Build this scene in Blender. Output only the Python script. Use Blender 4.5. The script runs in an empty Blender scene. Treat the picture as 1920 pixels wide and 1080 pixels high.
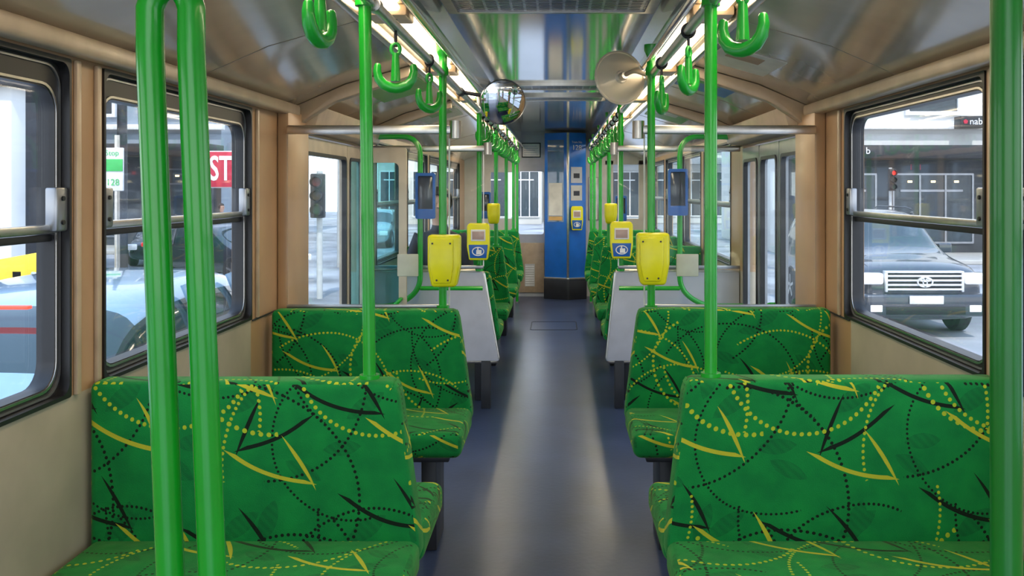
import bpy, bmesh, math, random
from mathutils import Vector, Matrix
random.seed(7)
S=bpy.context.scene
COL=S.collection
W={}
def rad(a): return math.radians(a)
# ---------------------------------------------------------------- materials
def pmat(name,col,rough=.5,metal=0,var=.08,scale=8,bump=0,bscale=60,coat=0,emis=None,estr=0,spec=.5):
    m=bpy.data.materials.new(name); m.use_nodes=True; nt=m.node_tree
    b=nt.nodes['Principled BSDF']
    b.inputs['Roughness'].default_value=rough; b.inputs['Metallic'].default_value=metal
    b.inputs['Specular IOR Level'].default_value=spec
    if coat: b.inputs['Coat Weight'].default_value=coat; b.inputs['Coat Roughness'].default_value=.05
    tc=nt.nodes.new('ShaderNodeTexCoord')
    n=nt.nodes.new('ShaderNodeTexNoise'); n.inputs['Scale'].default_value=scale; n.inputs['Detail'].default_value=4
    nt.links.new(tc.outputs['Object'],n.inputs['Vector'])
    r=nt.nodes.new('ShaderNodeValToRGB')
    c0=[max(0,c*(1-var*2)) for c in col]; c1=[min(1,c*(1+var*2)) for c in col]
    r.color_ramp.elements[0].color=(*c0,1); r.color_ramp.elements[1].color=(*c1,1)
    r.color_ramp.elements[0].position=.3; r.color_ramp.elements[1].position=.7
    nt.links.new(n.outputs['Fac'],r.inputs['Fac']); nt.links.new(r.outputs['Color'],b.inputs['Base Color'])
    if bump:
        n2=nt.nodes.new('ShaderNodeTexNoise'); n2.inputs['Scale'].default_value=bscale
        nt.links.new(tc.outputs['Object'],n2.inputs['Vector'])
        bp=nt.nodes.new('ShaderNodeBump'); bp.inputs['Strength'].default_value=bump; bp.inputs['Distance'].default_value=.01
        nt.links.new(n2.outputs['Fac'],bp.inputs['Height']); nt.links.new(bp.outputs['Normal'],b.inputs['Normal'])
    if emis:
        b.inputs['Emission Color'].default_value=(*emis,1); b.inputs['Emission Strength'].default_value=estr
    return m
def glassmat(name,tint=(1,1,1),refl=.06,dirt=.03,dcol=(.8,.85,.9)):
    m=bpy.data.materials.new(name); m.use_nodes=True; nt=m.node_tree; nt.nodes.clear()
    out=nt.nodes.new('ShaderNodeOutputMaterial'); tr=nt.nodes.new('ShaderNodeBsdfTransparent'); tr.inputs[0].default_value=(*tint,1)
    gl=nt.nodes.new('ShaderNodeBsdfGlossy'); gl.inputs['Roughness'].default_value=.03
    lw=nt.nodes.new('ShaderNodeLayerWeight'); lw.inputs['Blend'].default_value=.12
    mr=nt.nodes.new('ShaderNodeMath'); mr.operation='MULTIPLY_ADD'; mr.inputs[1].default_value=.22; mr.inputs[2].default_value=refl*.4
    nt.links.new(lw.outputs['Fresnel'],mr.inputs[0])
    mx=nt.nodes.new('ShaderNodeMixShader'); nt.links.new(mr.outputs[0],mx.inputs[0]); nt.links.new(tr.outputs[0],mx.inputs[1]); nt.links.new(gl.outputs[0],mx.inputs[2])
    if dirt<=0:
        nt.links.new(mx.outputs[0],out.inputs[0]); return m
    df=nt.nodes.new('ShaderNodeBsdfTranslucent'); df.inputs[0].default_value=(*dcol,1)
    n=nt.nodes.new('ShaderNodeTexNoise'); n.inputs['Scale'].default_value=5; n.inputs['Detail'].default_value=6
    tc=nt.nodes.new('ShaderNodeTexCoord'); nt.links.new(tc.outputs['Object'],n.inputs['Vector'])
    mm=nt.nodes.new('ShaderNodeMath'); mm.operation='MULTIPLY'; mm.inputs[1].default_value=dirt*2; nt.links.new(n.outputs['Fac'],mm.inputs[0])
    mx2=nt.nodes.new('ShaderNodeMixShader'); nt.links.new(mm.outputs[0],mx2.inputs[0]); nt.links.new(mx.outputs[0],mx2.inputs[1]); nt.links.new(df.outputs[0],mx2.inputs[2])
    nt.links.new(mx2.outputs[0],out.inputs[0]); return m

def fabric():
    m=bpy.data.materials.new('patterned_moquette'); m.use_nodes=True; nt=m.node_tree; b=nt.nodes['Principled BSDF']
    b.inputs['Roughness'].default_value=.8; b.inputs['Specular IOR Level'].default_value=.2
    b.inputs['Sheen Weight'].default_value=.25; b.inputs['Sheen Tint'].default_value=(.6,.9,.3,1); b.inputs['Sheen Roughness'].default_value=.4
    L=nt.links
    uvn=nt.nodes.new('ShaderNodeUVMap'); uvn.uv_map='UVMap'
    def M(op,a,b_=None,c=None):
        n=nt.nodes.new('ShaderNodeMath'); n.operation=op
        for i,v in enumerate((a,b_,c)):
            if v is None: continue
            if isinstance(v,(int,float)): n.inputs[i].default_value=v
            else: L.new(v,n.inputs[i])
        return n.outputs[0]
    def V(op,a,b_=None):
        n=nt.nodes.new('ShaderNodeVectorMath'); n.operation=op
        for i,v in enumerate((a,b_)):
            if v is None: continue
            if isinstance(v,(tuple,list)): n.inputs[i].default_value=v
            else: L.new(v,n.inputs[i])
        return n
    nz=nt.nodes.new('ShaderNodeTexNoise'); nz.inputs['Scale'].default_value=1.7; nz.inputs['Detail'].default_value=1; L.new(uvn.outputs[0],nz.inputs['Vector'])
    wv=V('MULTIPLY',V('SUBTRACT',nz.outputs['Color'],(.5,.5,.5)).outputs[0],(.08,.08,0)).outputs[0]
    uv=V('ADD',uvn.outputs[0],wv).outputs[0]
    cache={}
    def base(T):
        if T not in cache: cache[T]=V('MULTIPLY',uv,(1/T,1/T,0)).outputs[0]
        return cache[T]
    def cell(T,cx,cy):
        a=V('SUBTRACT',base(T),(cx/T-.5,cy/T-.5,0)).outputs[0]
        a=V('FRACTION',a).outputs[0]
        return V('SUBTRACT',a,(.5,.5,0)).outputs[0]
    def arc(T,cx,cy,R,phi,half,w):
        a=cell(T,cx,cy)
        ln=V('LENGTH',a).outputs['Value']
        k=M('COMPARE',ln,R/T,w/T)
        d=V('DOT_PRODUCT',a,(math.cos(phi),math.sin(phi),0)).outputs['Value']
        return M('MULTIPLY',k,M('GREATER_THAN',d,R/T*math.cos(half)))
    def darc(T,cx,cy,R,phi,half,w,sp):
        a=cell(T,cx,cy)
        r=nt.nodes.new('ShaderNodeVectorRotate'); r.rotation_type='Z_AXIS'; r.inputs['Angle'].default_value=-phi; L.new(a,r.inputs['Vector'])
        ln=V('LENGTH',r.outputs[0]).outputs['Value']
        sx=nt.nodes.new('ShaderNodeSeparateXYZ'); L.new(r.outputs[0],sx.inputs[0])
        ang=M('ARCTAN2',sx.outputs['Y'],sx.outputs['X'])
        dr=M('SUBTRACT',ln,R/T)
        s=M('MULTIPLY',M('SUBTRACT',M('FRACT',M('MULTIPLY',ang,R/sp)),.5),sp/T)
        dd=M('ADD',M('MULTIPLY',dr,dr),M('MULTIPLY',s,s))
        return M('MULTIPLY',M('LESS_THAN',dd,(w/T)**2),M('LESS_THAN',M('ABSOLUTE',ang),half))
    def stroke(T,px,py,th,side,R,Ln,w):
        th=rad(th); cx=px-side*R*math.sin(th); cy=py+side*R*math.cos(th)
        a0=math.atan2(py-cy,px-cx); mid=a0+side*Ln/(2*R)
        return arc(T,cx,cy,R,mid,Ln/(2*R),w)
    def vee(T,px,py,th,L1=.23,L2=.12,dv=-66,side=-1,w=.0050):
        return [stroke(T,px,py,th,side,.36,L1,w),stroke(T,px,py,th+dv,-side,.34,L2,w)]
    def mx(l):
        o=l[0]
        for q in l[1:]: o=M('MAXIMUM',o,q)
        return o
    T=.74
    yl=mx(vee(T,.30,.08,176)+vee(T,.68,.17,172)+vee(T,.22,.38,178,.22)+vee(T,.58,.45,174)+vee(T,.12,.60,172,.2,.1)+vee(T,.46,.68,176,.22,.10))
    bl=mx(vee(T,.13,.20,182,.24)+vee(T,.50,.27,176,.22)+vee(T,.40,.56,180,.24)+vee(T,.70,.60,178,.22,.12)+vee(T,.04,.46,12,.20,.12,66,1))
    ydots=mx([darc(.62,.1,.2,.20,rad(200),1.4,.0060,.0205),darc(.62,.42,.05,.29,rad(60),1.2,.0046,.0155),darc(.62,.3,.42,.28,rad(-50),1.1,.0040,.0140),
              darc(.54,.25,.10,.25,rad(120),1.3,.0042,.0145),darc(.54,.40,.38,.22,rad(-100),1.2,.0052,.0180)])
    bdots=mx([darc(.62,.05,.45,.29,rad(20),1.3,.0042,.0145),darc(.62,.38,.22,.22,rad(150),1.5,.0038,.0130),darc(.62,.2,.08,.29,rad(80),1.2,.0042,.0145),
              darc(.54,.5,.5,.26,rad(250),1.3,.0036,.0125),darc(.54,.1,.3,.26,rad(-20),1.2,.0040,.0140),darc(.54,.32,.15,.20,rad(210),1.4,.0034,.0120)])
    # tone-on-tone leaf shapes: lens = intersection of two discs, with a midrib
    def leaf(T,cx,cy,ang,R,off):
        a=cell(T,cx,cy); n=Vector((-math.sin(ang),math.cos(ang)))*off/T
        l1=V('LENGTH',V('ADD',a,(n.x,n.y,0)).outputs[0]).outputs['Value']; l2=V('LENGTH',V('SUBTRACT',a,(n.x,n.y,0)).outputs[0]).outputs['Value']
        return M('LESS_THAN',M('MAXIMUM',l1,l2),R/T)
    leaves=mx([leaf(.31,.05,.08,.6,.085,.062),leaf(.31,.20,.22,-.5,.075,.055),leaf(.37,.12,.28,1.3,.08,.058),leaf(.37,.30,.10,.1,.07,.05)])
    wave=nt.nodes.new('ShaderNodeTexWave'); wave.inputs['Scale'].default_value=26; wave.inputs['Distortion'].default_value=1.5; wave.bands_direction='DIAGONAL'; L.new(uv,wave.inputs['Vector'])
    lf=M('MULTIPLY',leaves,M('MULTIPLY_ADD',wave.outputs['Fac'],.25,.28))
    nn=nt.nodes.new('ShaderNodeTexNoise'); nn.inputs['Scale'].default_value=14; nn.inputs['Detail'].default_value=6; L.new(uvn.outputs[0],nn.inputs['Vector'])
    def mix(f,c1,c2):
        n=nt.nodes.new('ShaderNodeMix'); n.data_type='RGBA'
        L.new(f,n.inputs[0])
        for i,c in ((6,c1),(7,c2)):
            if isinstance(c,tuple): n.inputs[i].default_value=(*c,1)
            else: L.new(c,n.inputs[i])
        return n.outputs[2]
    mr=nt.nodes.new('ShaderNodeMapRange'); mr.inputs[1].default_value=.32; mr.inputs[2].default_value=.68; L.new(nn.outputs['Fac'],mr.inputs[0])
    c=mix(mr.outputs[0],(.002,.180,.038),(.005,.25,.046))
    c=mix(lf,c,(.002,.09,.026))
    c=mix(bl,c,(.004,.012,.006)); c=mix(bdots,c,(.004,.012,.006))
    c=mix(ydots,c,(.42,.50,.025)); c=mix(yl,c,(.50,.48,.03))
    L.new(c,b.inputs['Base Color'])
    n2=nt.nodes.new('ShaderNodeTexNoise'); n2.inputs['Scale'].default_value=350; L.new(uvn.outputs[0],n2.inputs['Vector'])
    n3=nt.nodes.new('ShaderNodeTexNoise'); n3.inputs['Scale'].default_value=7; L.new(uvn.outputs[0],n3.inputs['Vector'])
    bp=nt.nodes.new('ShaderNodeBump'); bp.inputs['Strength'].default_value=.4; bp.inputs['Distance'].default_value=.03
    L.new(M('MULTIPLY_ADD',n2.outputs['Fac'],.10,M('MULTIPLY',n3.outputs['Fac'],1.0)),bp.inputs['Height']); L.new(bp.outputs['Normal'],b.inputs['Normal'])
    return m
FAB=fabric()
GREEN=pmat('green_powder_coat',(.008,.36,.018),.26,0,.04,coat=.3)
NGREEN=pmat('shaded_green_powder_coat',(.004,.18,.012),.3,0,.04,coat=.2)  # pole green again, darkened so the near right pole's shading sits in the colour
DGREEN=pmat('green_grip_plastic',(.012,.36,.03),.28,0,.05,coat=.3)
STEEL=pmat('brushed_steel',(.62,.59,.54),.28,1,.05,scale=20)
CHROME=pmat('polished_channel',(.7,.67,.62),.15,1,.04)
ALU=pmat('window_aluminium',(.34,.35,.37),.3,.85,.06)
RUBBER=pmat('black_rubber',(.012,.012,.014),.42)
DARK=pmat('dark_steel',(.03,.033,.04),.45,.3)
TAN=pmat('tan_wall_laminate',(.46,.28,.15),.36,0,.08,scale=3)
CREAM=pmat('cream_wall_laminate',(.44,.38,.29),.42,0,.08,scale=4)
CEILS=pmat('glossy_ceiling_laminate',(.44,.36,.26),.17,.05,.10,scale=2,coat=.7)
CEILS.node_tree.nodes['Principled BSDF'].inputs['Coat Roughness'].default_value=.09
SEAM=pmat('ceiling_seam',(.26,.22,.17),.5)
CEILC=pmat('mirror_ceiling_panel',(.64,.63,.59),.10,.75,.04,scale=2)
GREY=pmat('grey_panel',(.46,.48,.54),.4,0,.04)
LGREY=pmat('light_grey_laminate',(.55,.55,.53),.45,0,.04)
BLUE=pmat('blue_laminate',(.015,.17,.66),.3,0,.05)
BLUEP=pmat('blue_plastic',(.01,.10,.40),.3)
YEL=pmat('yellow_plastic',(.80,.76,.01),.3,0,.04)
WHITE=pmat('white_enamel',(.8,.8,.8),.4)
PAPER=pmat('white_paper',(.75,.75,.72),.7)
BLACK=pmat('black_plastic',(.01,.01,.012),.4)
SCREEN=pmat('display_glass',(.42,.30,.26),.15)
DSCREEN=pmat('dark_display',(.05,.06,.08),.1)
BEIGE=pmat('beige_painted_metal',(.50,.38,.26),.32)
CDISH=pmat('cream_enamel_dish',(.72,.62,.47),.2,0,.03,coat=.6)
MIRROR=pmat('convex_mirror',(.85,.87,.9),.03,1,.01)
RED=pmat('sign_red',(.50,.01,.04),.4)
SGREEN=pmat('sign_green',(.05,.45,.1),.4)
LAMP=pmat('warm_diffuser',(1,.9,.7),.4,emis=(1,.80,.52),estr=7)
GLASS=glassmat('window_glass',(.98,.99,1),.04,.006)
TEAL=glassmat('tinted_door_glass',(.55,.82,.84),.06,.02,(.5,.9,.9))
SGLASS=glassmat('screen_glass',(.98,1,.99),.03,0)
CARGL=pmat('car_glass',(.012,.03,.035),.06,0,.02,coat=.6)
TYRE=pmat('tyre',(.02,.02,.02),.7)
FLOOR=pmat('blue_grey_vinyl',(.038,.056,.118),.29,0,.12,scale=3,bump=.05,bscale=40,spec=.65)
# ---------------------------------------------------------------- mesh helpers
def uvbox(bm):
    uvl=bm.loops.layers.uv.get('UVMap') or bm.loops.layers.uv.new('UVMap')
    bm.normal_update()
    for f in bm.faces:
        n=f.normal; ax=max(range(3),key=lambda i:abs(n[i]))
        for l in f.loops:
            c=l.vert.co
            if ax==1: l[uvl].uv=(c.x+c.y*.37,c.z+c.y*.21)
            elif ax==2: l[uvl].uv=(c.x,c.y+.17)
            else: l[uvl].uv=(c.y+.31,c.z)
def mk(name,bm,mats,parent=None,smooth=True,ang=35,origin=None):
    uvbox(bm)
    vs=[v.co for v in bm.verts]
    mn=Vector([min(v[i] for v in vs) for i in range(3)]); mxv=Vector([max(v[i] for v in vs) for i in range(3)])
    c=(mn+mxv)/2 if origin is None else Vector(origin)
    bmesh.ops.translate(bm,verts=bm.verts,vec=-c)
    me=bpy.data.meshes.new(name); bm.to_mesh(me); bm.free()
    if not isinstance(mats,(list,tuple)): mats=[mats]
    for m in mats: me.materials.append(m)
    if smooth:
        for p in me.polygons: p.use_smooth=True
        me.set_sharp_from_angle(angle=rad(ang))
    o=bpy.data.objects.new(name,me); COL.objects.link(o)
    W[o.name]=c.copy()
    if parent is not None:
        o.parent=parent; o.location=c-W[parent.name]
    else: o.location=c
    return o
def empty(name,loc,label=None,cat=None,kind=None,group=None):
    o=bpy.data.objects.new(name,None); COL.objects.link(o); o.location=loc; o.empty_display_size=.05
    W[o.name]=Vector(loc); tag(o,label,cat,kind,group); return o
def tag(o,label=None,cat=None,kind=None,group=None):
    if label: o['label']=label
    if cat: o['category']=cat
    if kind: o['kind']=kind
    if group: o['group']=group
    return o
def addbox(bm,x0,x1,y0,y1,z0,z1,mi=0,bevel=0,seg=2):
    x0,x1=sorted((x0,x1));y0,y1=sorted((y0,y1));z0,z1=sorted((z0,z1))
    t=bmesh.new(); bmesh.ops.create_cube(t,size=1)
    for v in t.verts: v.co=Vector(((x0+x1)/2+v.co.x*(x1-x0),(y0+y1)/2+v.co.y*(y1-y0),(z0+z1)/2+v.co.z*(z1-z0)))
    if bevel: bmesh.ops.bevel(t,geom=t.edges[:],offset=bevel,segments=seg,profile=.5,affect='EDGES')
    merge(bm,t,mi)
def merge(bm,t,mi=0,mat=None):
    if mat is not None: bmesh.ops.transform(t,matrix=mat,verts=t.verts)
    mp={}
    for v in t.verts: mp[v]=bm.verts.new(v.co)
    for f in t.faces:
        try: nf=bm.faces.new([mp[v] for v in f.verts]); nf.material_index=mi if mi is not None else f.material_index
        except ValueError: pass
    t.free()
def box(name,x0,x1,y0,y1,z0,z1,mat,parent=None,bevel=.004,seg=2):
    bm=bmesh.new(); addbox(bm,x0,x1,y0,y1,z0,z1,0,bevel,seg); return mk(name,bm,mat,parent)
def prism(bm,pts,axis,a,b,mi=0,bevel=0,seg=2):
    t=bmesh.new()
    def P(p,h):
        return {0:Vector((h,p[0],p[1])),1:Vector((p[0],h,p[1])),2:Vector((p[0],p[1],h))}[axis]
    A=[t.verts.new(P(p,a)) for p in pts]; B=[t.verts.new(P(p,b)) for p in pts]
    n=len(pts); t.faces.new(A); t.faces.new(B[::-1])
    for i in range(n): t.faces.new([A[i],B[i],B[(i+1)%n],A[(i+1)%n]])
    bmesh.ops.recalc_face_normals(t,faces=t.faces)
    if bevel: bmesh.ops.bevel(t,geom=t.edges[:],offset=bevel,segments=seg,profile=.5,affect='EDGES')
    merge(bm,t,mi)
def rrect(a0,a1,b0,b1,r,n=6):
    pts=[]
    for cx,cy,s in ((a1-r,b1-r,0),(a0+r,b1-r,90),(a0+r,b0+r,180),(a1-r,b0+r,270)):
        for i in range(n+1):
            a=rad(s+90*i/n); pts.append((cx+r*math.cos(a),cy+r*math.sin(a)))
    return pts
def ring(bm,outer,inner,axis,a,b,mi=0):
    def P(p,h):
        return {0:Vector((h,p[0],p[1])),1:Vector((p[0],h,p[1])),2:Vector((p[0],p[1],h))}[axis]
    n=len(outer); t=bmesh.new()
    o1=[t.verts.new(P(p,a)) for p in outer];o2=[t.verts.new(P(p,b)) for p in outer]
    i1=[t.verts.new(P(p,a)) for p in inner];i2=[t.verts.new(P(p,b)) for p in inner]
    for k in range(n):
        j=(k+1)%n
        t.faces.new([o1[k],o1[j],i1[j],i1[k]]);t.faces.new([o2[k],i2[k],i2[j],o2[j]])
        t.faces.new([o1[k],o2[k],o2[j],o1[j]]);t.faces.new([i1[k],i1[j],i2[j],i2[k]])
    bmesh.ops.recalc_face_normals(t,faces=t.faces)
    merge(bm,t,mi)
def circ(cx,cy,rx,ry=None,n=24):
    ry=ry or rx
    return [(cx+rx*math.cos(2*math.pi*k/n),cy+ry*math.sin(2*math.pi*k/n)) for k in range(n)]
def fillet(pts,r,n=7):
    pts=[Vector(p) for p in pts]; out=[pts[0]]
    for i in range(1,len(pts)-1):
        p=pts[i]; a=(pts[i-1]-p); b=(pts[i+1]-p); rr=min(r,a.length*.49,b.length*.49)
        a=p+a.normalized()*rr; b=p+b.normalized()*rr
        for k in range(n+1):
            t=k/n; out.append(a*(1-t)**2+p*2*t*(1-t)+b*t*t)
    out.append(pts[-1]); return out
def sweep(bm,pts,r,n=14,mi=0,round_end=False):
    pts=[Vector(p) for p in pts]
    rs=r if isinstance(r,(list,tuple)) else [r]*len(pts)
    t=bmesh.new(); rings=[]
    d=(pts[1]-pts[0]).normalized(); u=d.orthogonal().normalized()
    for i,p in enumerate(pts):
        if i==0: d=(pts[1]-pts[0])
        elif i==len(pts)-1: d=pts[-1]-pts[-2]
        else: d=(pts[i+1]-pts[i]).normalized()+(pts[i]-pts[i-1]).normalized()
        d.normalize(); u=(u-d*u.dot(d)).normalized(); v=d.cross(u)
        rings.append([t.verts.new(p+(u*math.cos(2*math.pi*k/n)+v*math.sin(2*math.pi*k/n))*rs[i]) for k in range(n)])
    for a,b in zip(rings,rings[1:]):
        for k in range(n): t.faces.new([a[k],a[(k+1)%n],b[(k+1)%n],b[k]])
    for rg,p,q,s in ((rings[0],pts[0],pts[1],-1),(rings[-1],pts[-1],pts[-2],1)):
        if round_end:
            dd=(p-q).normalized(); c=t.verts.new(p+dd*rs[0]*.7)
            m=[t.verts.new(p+(w.co-p)*.7+dd*rs[0]*.5) for w in rg]
            for k in range(n):
                t.faces.new([rg[k],rg[(k+1)%n],m[(k+1)%n],m[k]]); t.faces.new([m[k],m[(k+1)%n],c])
        else: t.faces.new(rg)
    bmesh.ops.recalc_face_normals(t,faces=t.faces)
    merge(bm,t,mi)
def tube(name,pts,r,mat,parent=None,n=16,re=False):
    bm=bmesh.new(); sweep(bm,pts,r,n,0,re); return mk(name,bm,mat,parent,ang=50)
def lathe(bm,prof,n=32,mi=0,mat=None):
    t=bmesh.new(); rg=[]
    for r,h in prof:
        if r<1e-6: rg.append([t.verts.new((0,h,0))]*n)
        else: rg.append([t.verts.new((r*math.cos(2*math.pi*k/n),h,r*math.sin(2*math.pi*k/n))) for k in range(n)])
    for a,b in zip(rg,rg[1:]):
        for k in range(n):
            f=[a[k],a[(k+1)%n],b[(k+1)%n],b[k]]; u=[]
            for x in f:
                if x not in u: u.append(x)
            if len(u)>2: t.faces.new(u)
    bmesh.ops.recalc_face_normals(t,faces=t.faces)
    merge(bm,t,mi,mat)
RX=Matrix.Rotation(rad(90),4,'X')
def cyl(bm,c,r,h,axis='Z',n=20,mi=0):
    t=bmesh.new(); bmesh.ops.create_cone(t,cap_ends=True,segments=n,radius1=r,radius2=r,depth=h)
    R=Matrix.Identity(4)
    if axis=='Y': R=RX
    if axis=='X': R=Matrix.Rotation(rad(90),4,'Y')
    merge(bm,t,mi,Matrix.Translation(c)@R)
def cylo(name,c,r,h,axis,mat,parent,n=20):
    bm=bmesh.new(); cyl(bm,c,r,h,axis,n); return mk(name,bm,mat,parent)
def text(name,s,size,loc,rot,mat,parent=None,ext=.001,align='CENTER',sx=1,off=0):
    c=bpy.data.curves.new(name,'FONT'); c.body=s; c.size=size; c.extrude=ext; c.align_x=align; c.align_y='CENTER'; c.resolution_u=3; c.offset=off
    t=bpy.data.objects.new('tmp',c); COL.objects.link(t); bpy.context.view_layer.update()
    me=bpy.data.meshes.new_from_object(t.evaluated_get(bpy.context.evaluated_depsgraph_get()))
    bpy.data.objects.remove(t)
    if sx!=1: me.transform(Matrix.Diagonal((sx,1,1,1)))
    me.materials.clear(); me.materials.append(mat)
    o=bpy.data.objects.new(name,me); COL.objects.link(o); o.rotation_euler=rot
    W[o.name]=Vector(loc)
    if parent is not None: o.parent=parent; o.location=Vector(loc)-W[parent.name]
    else: o.location=loc
    return o
def copy_thing(o,loc=None,rot=None):
    def rec(src,par):
        n=src.copy(); COL.objects.link(n)
        if par is not None:
            n.parent=par; n.matrix_parent_inverse=src.matrix_parent_inverse.copy()
        for ch in [c for c in bpy.data.objects if c.parent==src]: rec(ch,n)
        return n
    n=rec(o,None)
    if loc is not None: n.location=loc; W[n.name]=Vector(loc)
    if rot is not None: n.rotation_euler=rot
    return n
XL,XR,CX=-1.2,1.15,-.025
YB,YE=-1.3,11.7
# ---------------------------------------------------------------- floor
bm=bmesh.new(); addbox(bm,XL-.05,XR+.05,YB,YE+1.2,-.06,0)
tag(mk('floor',bm,FLOOR),'dark blue-grey vinyl tram floor with dull sheen','floor','structure')
bm=bmesh.new(); ring(bm,rrect(-.27,.2,8.9,9.45,.03),rrect(-.258,.188,8.912,9.438,.025),2,.0,.003)
tag(mk('trim_1',bm,DARK),'thin metal edging of floor hatch','floor trim','structure')
# ---------------------------------------------------------------- ceiling
prof=[(-1.19,1.74),(-.93,1.855),(-.63,1.94),(-.60,1.975),(-.45,1.985),(-.435,2.12),(.435,2.12),(.45,1.985),(.60,1.975),(.63,1.94),(.93,1.855),(1.19,1.74)]
bm=bmesh.new()
pp=[(CX+x,z) for x,z in prof]
top=[(CX+1.28,1.74),(CX+1.28,2.25),(CX-1.28,2.25),(CX-1.28,1.74)]
prism(bm,pp+top,1,YB,YE+1.2)
bm.normal_update()
for f in bm.faces:
    c=f.calc_center_median()
    f.material_index=1 if (abs(c.x-CX)<.44 and c.z<2.13 and abs(f.normal.z)>.5) else 0
tag(mk('ceiling',bm,[CEILS,CEILC],ang=20),'glossy beige ceiling with mirror-like centre panel','ceiling','structure')
tn=[2]
def trim(bm,mat,label):
    o=mk('trim_%d'%tn[0],bm,mat); tn[0]+=1; tag(o,label,'trim','structure'); return o
def slz(x):
    return 1.94-(x-.63)*(.085/.30) if x<.93 else 1.855-(x-.93)*(.115/.26)
for s in (-1,1):
    bm=bmesh.new(); addbox(bm,CX+s*.425,CX+s*.455,YB,YE,1.955,2.0,0,.006); trim(bm,CHROME,'polished metal channel along ceiling edge')
    bm=bmesh.new(); addbox(bm,CX+s*.605,CX+s*.635,YB,YE,1.93,1.965,0,.006); trim(bm,STEEL,'metal strip beside ceiling lamps')
    bm=bmesh.new(); sweep(bm,[(CX+s*.41,YB,1.925),(CX+s*.41,YE,1.925)],.011,10); trim(bm,CHROME,'thin polished conduit below ceiling edge')
    xw=XL if s<0 else XR
    bm=bmesh.new(); addbox(bm,xw,xw-s*.055,YB,4.05,1.705,1.755,0,.014,3); trim(bm,BEIGE,'beige ledge above side windows')
    for y in (4.08,5.66):
        bm=bmesh.new()
        a=[(CX+s*.64,1.936),(CX+s*.93,1.853),(CX+s*1.185,1.742),(CX+s*1.18,1.64),(CX+s*1.10,1.70),(CX+s*.98,1.775),(CX+s*.64,1.89)]
        prism(bm,a,1,y,y+.06,0,.005); trim(bm,BEIGE,'beige transverse ceiling rib near the doors')
    for y in (1.3,3.0,4.9,6.8,8.6,10.4):
        bm=bmesh.new(); prism(bm,[(CX+s*.64,1.938),(CX+s*.93,1.8555),(CX+s*1.185,1.743),(CX+s*1.185,1.741),(CX+s*.93,1.8535),(CX+s*.64,1.936)],1,y,y+.004); trim(bm,SEAM,'thin seam between ceiling panels')
for s,xw in ((-1,XL),(1,XR)):
    bm=bmesh.new(); prism(bm,[(xw,1.65),(xw-s*.09,1.66),(xw-s*.12,1.76),(xw,1.76)],1,4.15,5.65,0,.006); trim(bm,BEIGE,'beige door mechanism cover over doorway')
def lamp(s,y0,y1):
    e=empty('ceiling_light',(CX+s*.527,(y0+y1)/2,1.98),'long warm fluorescent lamp strip with diffuser set in ceiling','ceiling light',group='ceiling lamp strips')
    box('diffuser',CX+s*.485,CX+s*.575,y0,y1,1.958,1.978,LAMP,e,.008)
    box('end_cap',CX+s*.465,CX+s*.60,y1,y1+.16,1.945,1.982,BEIGE,e,.006)
for s in (-1,1):
    for y in (.3,1.72,3.14,4.56,5.98,7.4,8.82,10.24): lamp(s,y,y+1.22)
def vent(y0,y1):
    e=empty('ceiling_vent',(CX,(y0+y1)/2,2.12),'grey metal ceiling air vent with rows of slots','air vent',group='ceiling air vents')
    bm=bmesh.new(); ring(bm,rrect(CX-.42,CX+.42,y0,y1,.01,2),rrect(CX-.38,CX+.38,y0+.03,y1-.03,.01,2),2,2.10,2.122); mk('vent_frame',bm,STEEL,e)
    bm=bmesh.new(); addbox(bm,CX-.38,CX+.38,y0+.03,y1-.03,2.116,2.121); mk('vent_backing',bm,BLACK,e)
    bm=bmesh.new(); n=int((y1-y0-.06)/.03)
    for i in range(n): addbox(bm,CX-.38,CX+.38,y0+.035+i*.03,y0+.05+i*.03,2.106,2.114)
    for i in range(15): addbox(bm,CX-.37+i*.052,CX-.36+i*.052,y0+.03,y1-.03,2.107,2.113)
    mk('vent_louvre',bm,ALU,e)
for a,b in ((3.3,3.72),(6.3,6.6),(7.1,7.4)): vent(a,b)
# ---------------------------------------------------------------- side walls
LW=[(-.20,.92),(1.07,2.23),(2.39,3.55),(6.0,7.1),(7.25,8.35),(8.5,9.6),(9.75,11.1)]
RW=[(-.20,.95),(1.12,2.27),(2.43,3.62),(6.0,7.1),(7.25,8.35),(8.5,9.6),(9.75,11.1)]
ZB,ZT=.87,1.70
def wall(name,s,xw,wins,dy0,dy1):
    bm=bmesh.new(); xo=xw+s*.075
    def B(y0,y1,z0,z1,mi): addbox(bm,xw,xo,y0,y1,z0,z1,mi)
    B(YB,3.55,0,ZB,1); B(3.55,dy0,0,ZB,0); B(dy1,YE,0,ZB,1); B(YB,dy0,ZT,1.80,0); B(dy1,YE,ZT,1.80,0); B(dy0,dy1,1.64,1.80,0)
    ys=[YB]+[v for w in wins for v in w]+[YE]
    for a,b in zip(ys[0::2],ys[1::2]):
        if a<dy0 and b>dy1: B(a,dy0,ZB,ZT,0); B(dy1,b,ZB,ZT,0)
        else: B(a,b,ZB,ZT,0)
    o=mk(name,bm,[TAN,CREAM],smooth=False); tag(o,'tan and cream laminate tram side wall','wall','structure')
wall('wall_left',-1,XL,LW,4.22,5.6); wall('wall_right',1,XR,RW,4.22,5.6)
wn=[1]
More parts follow.
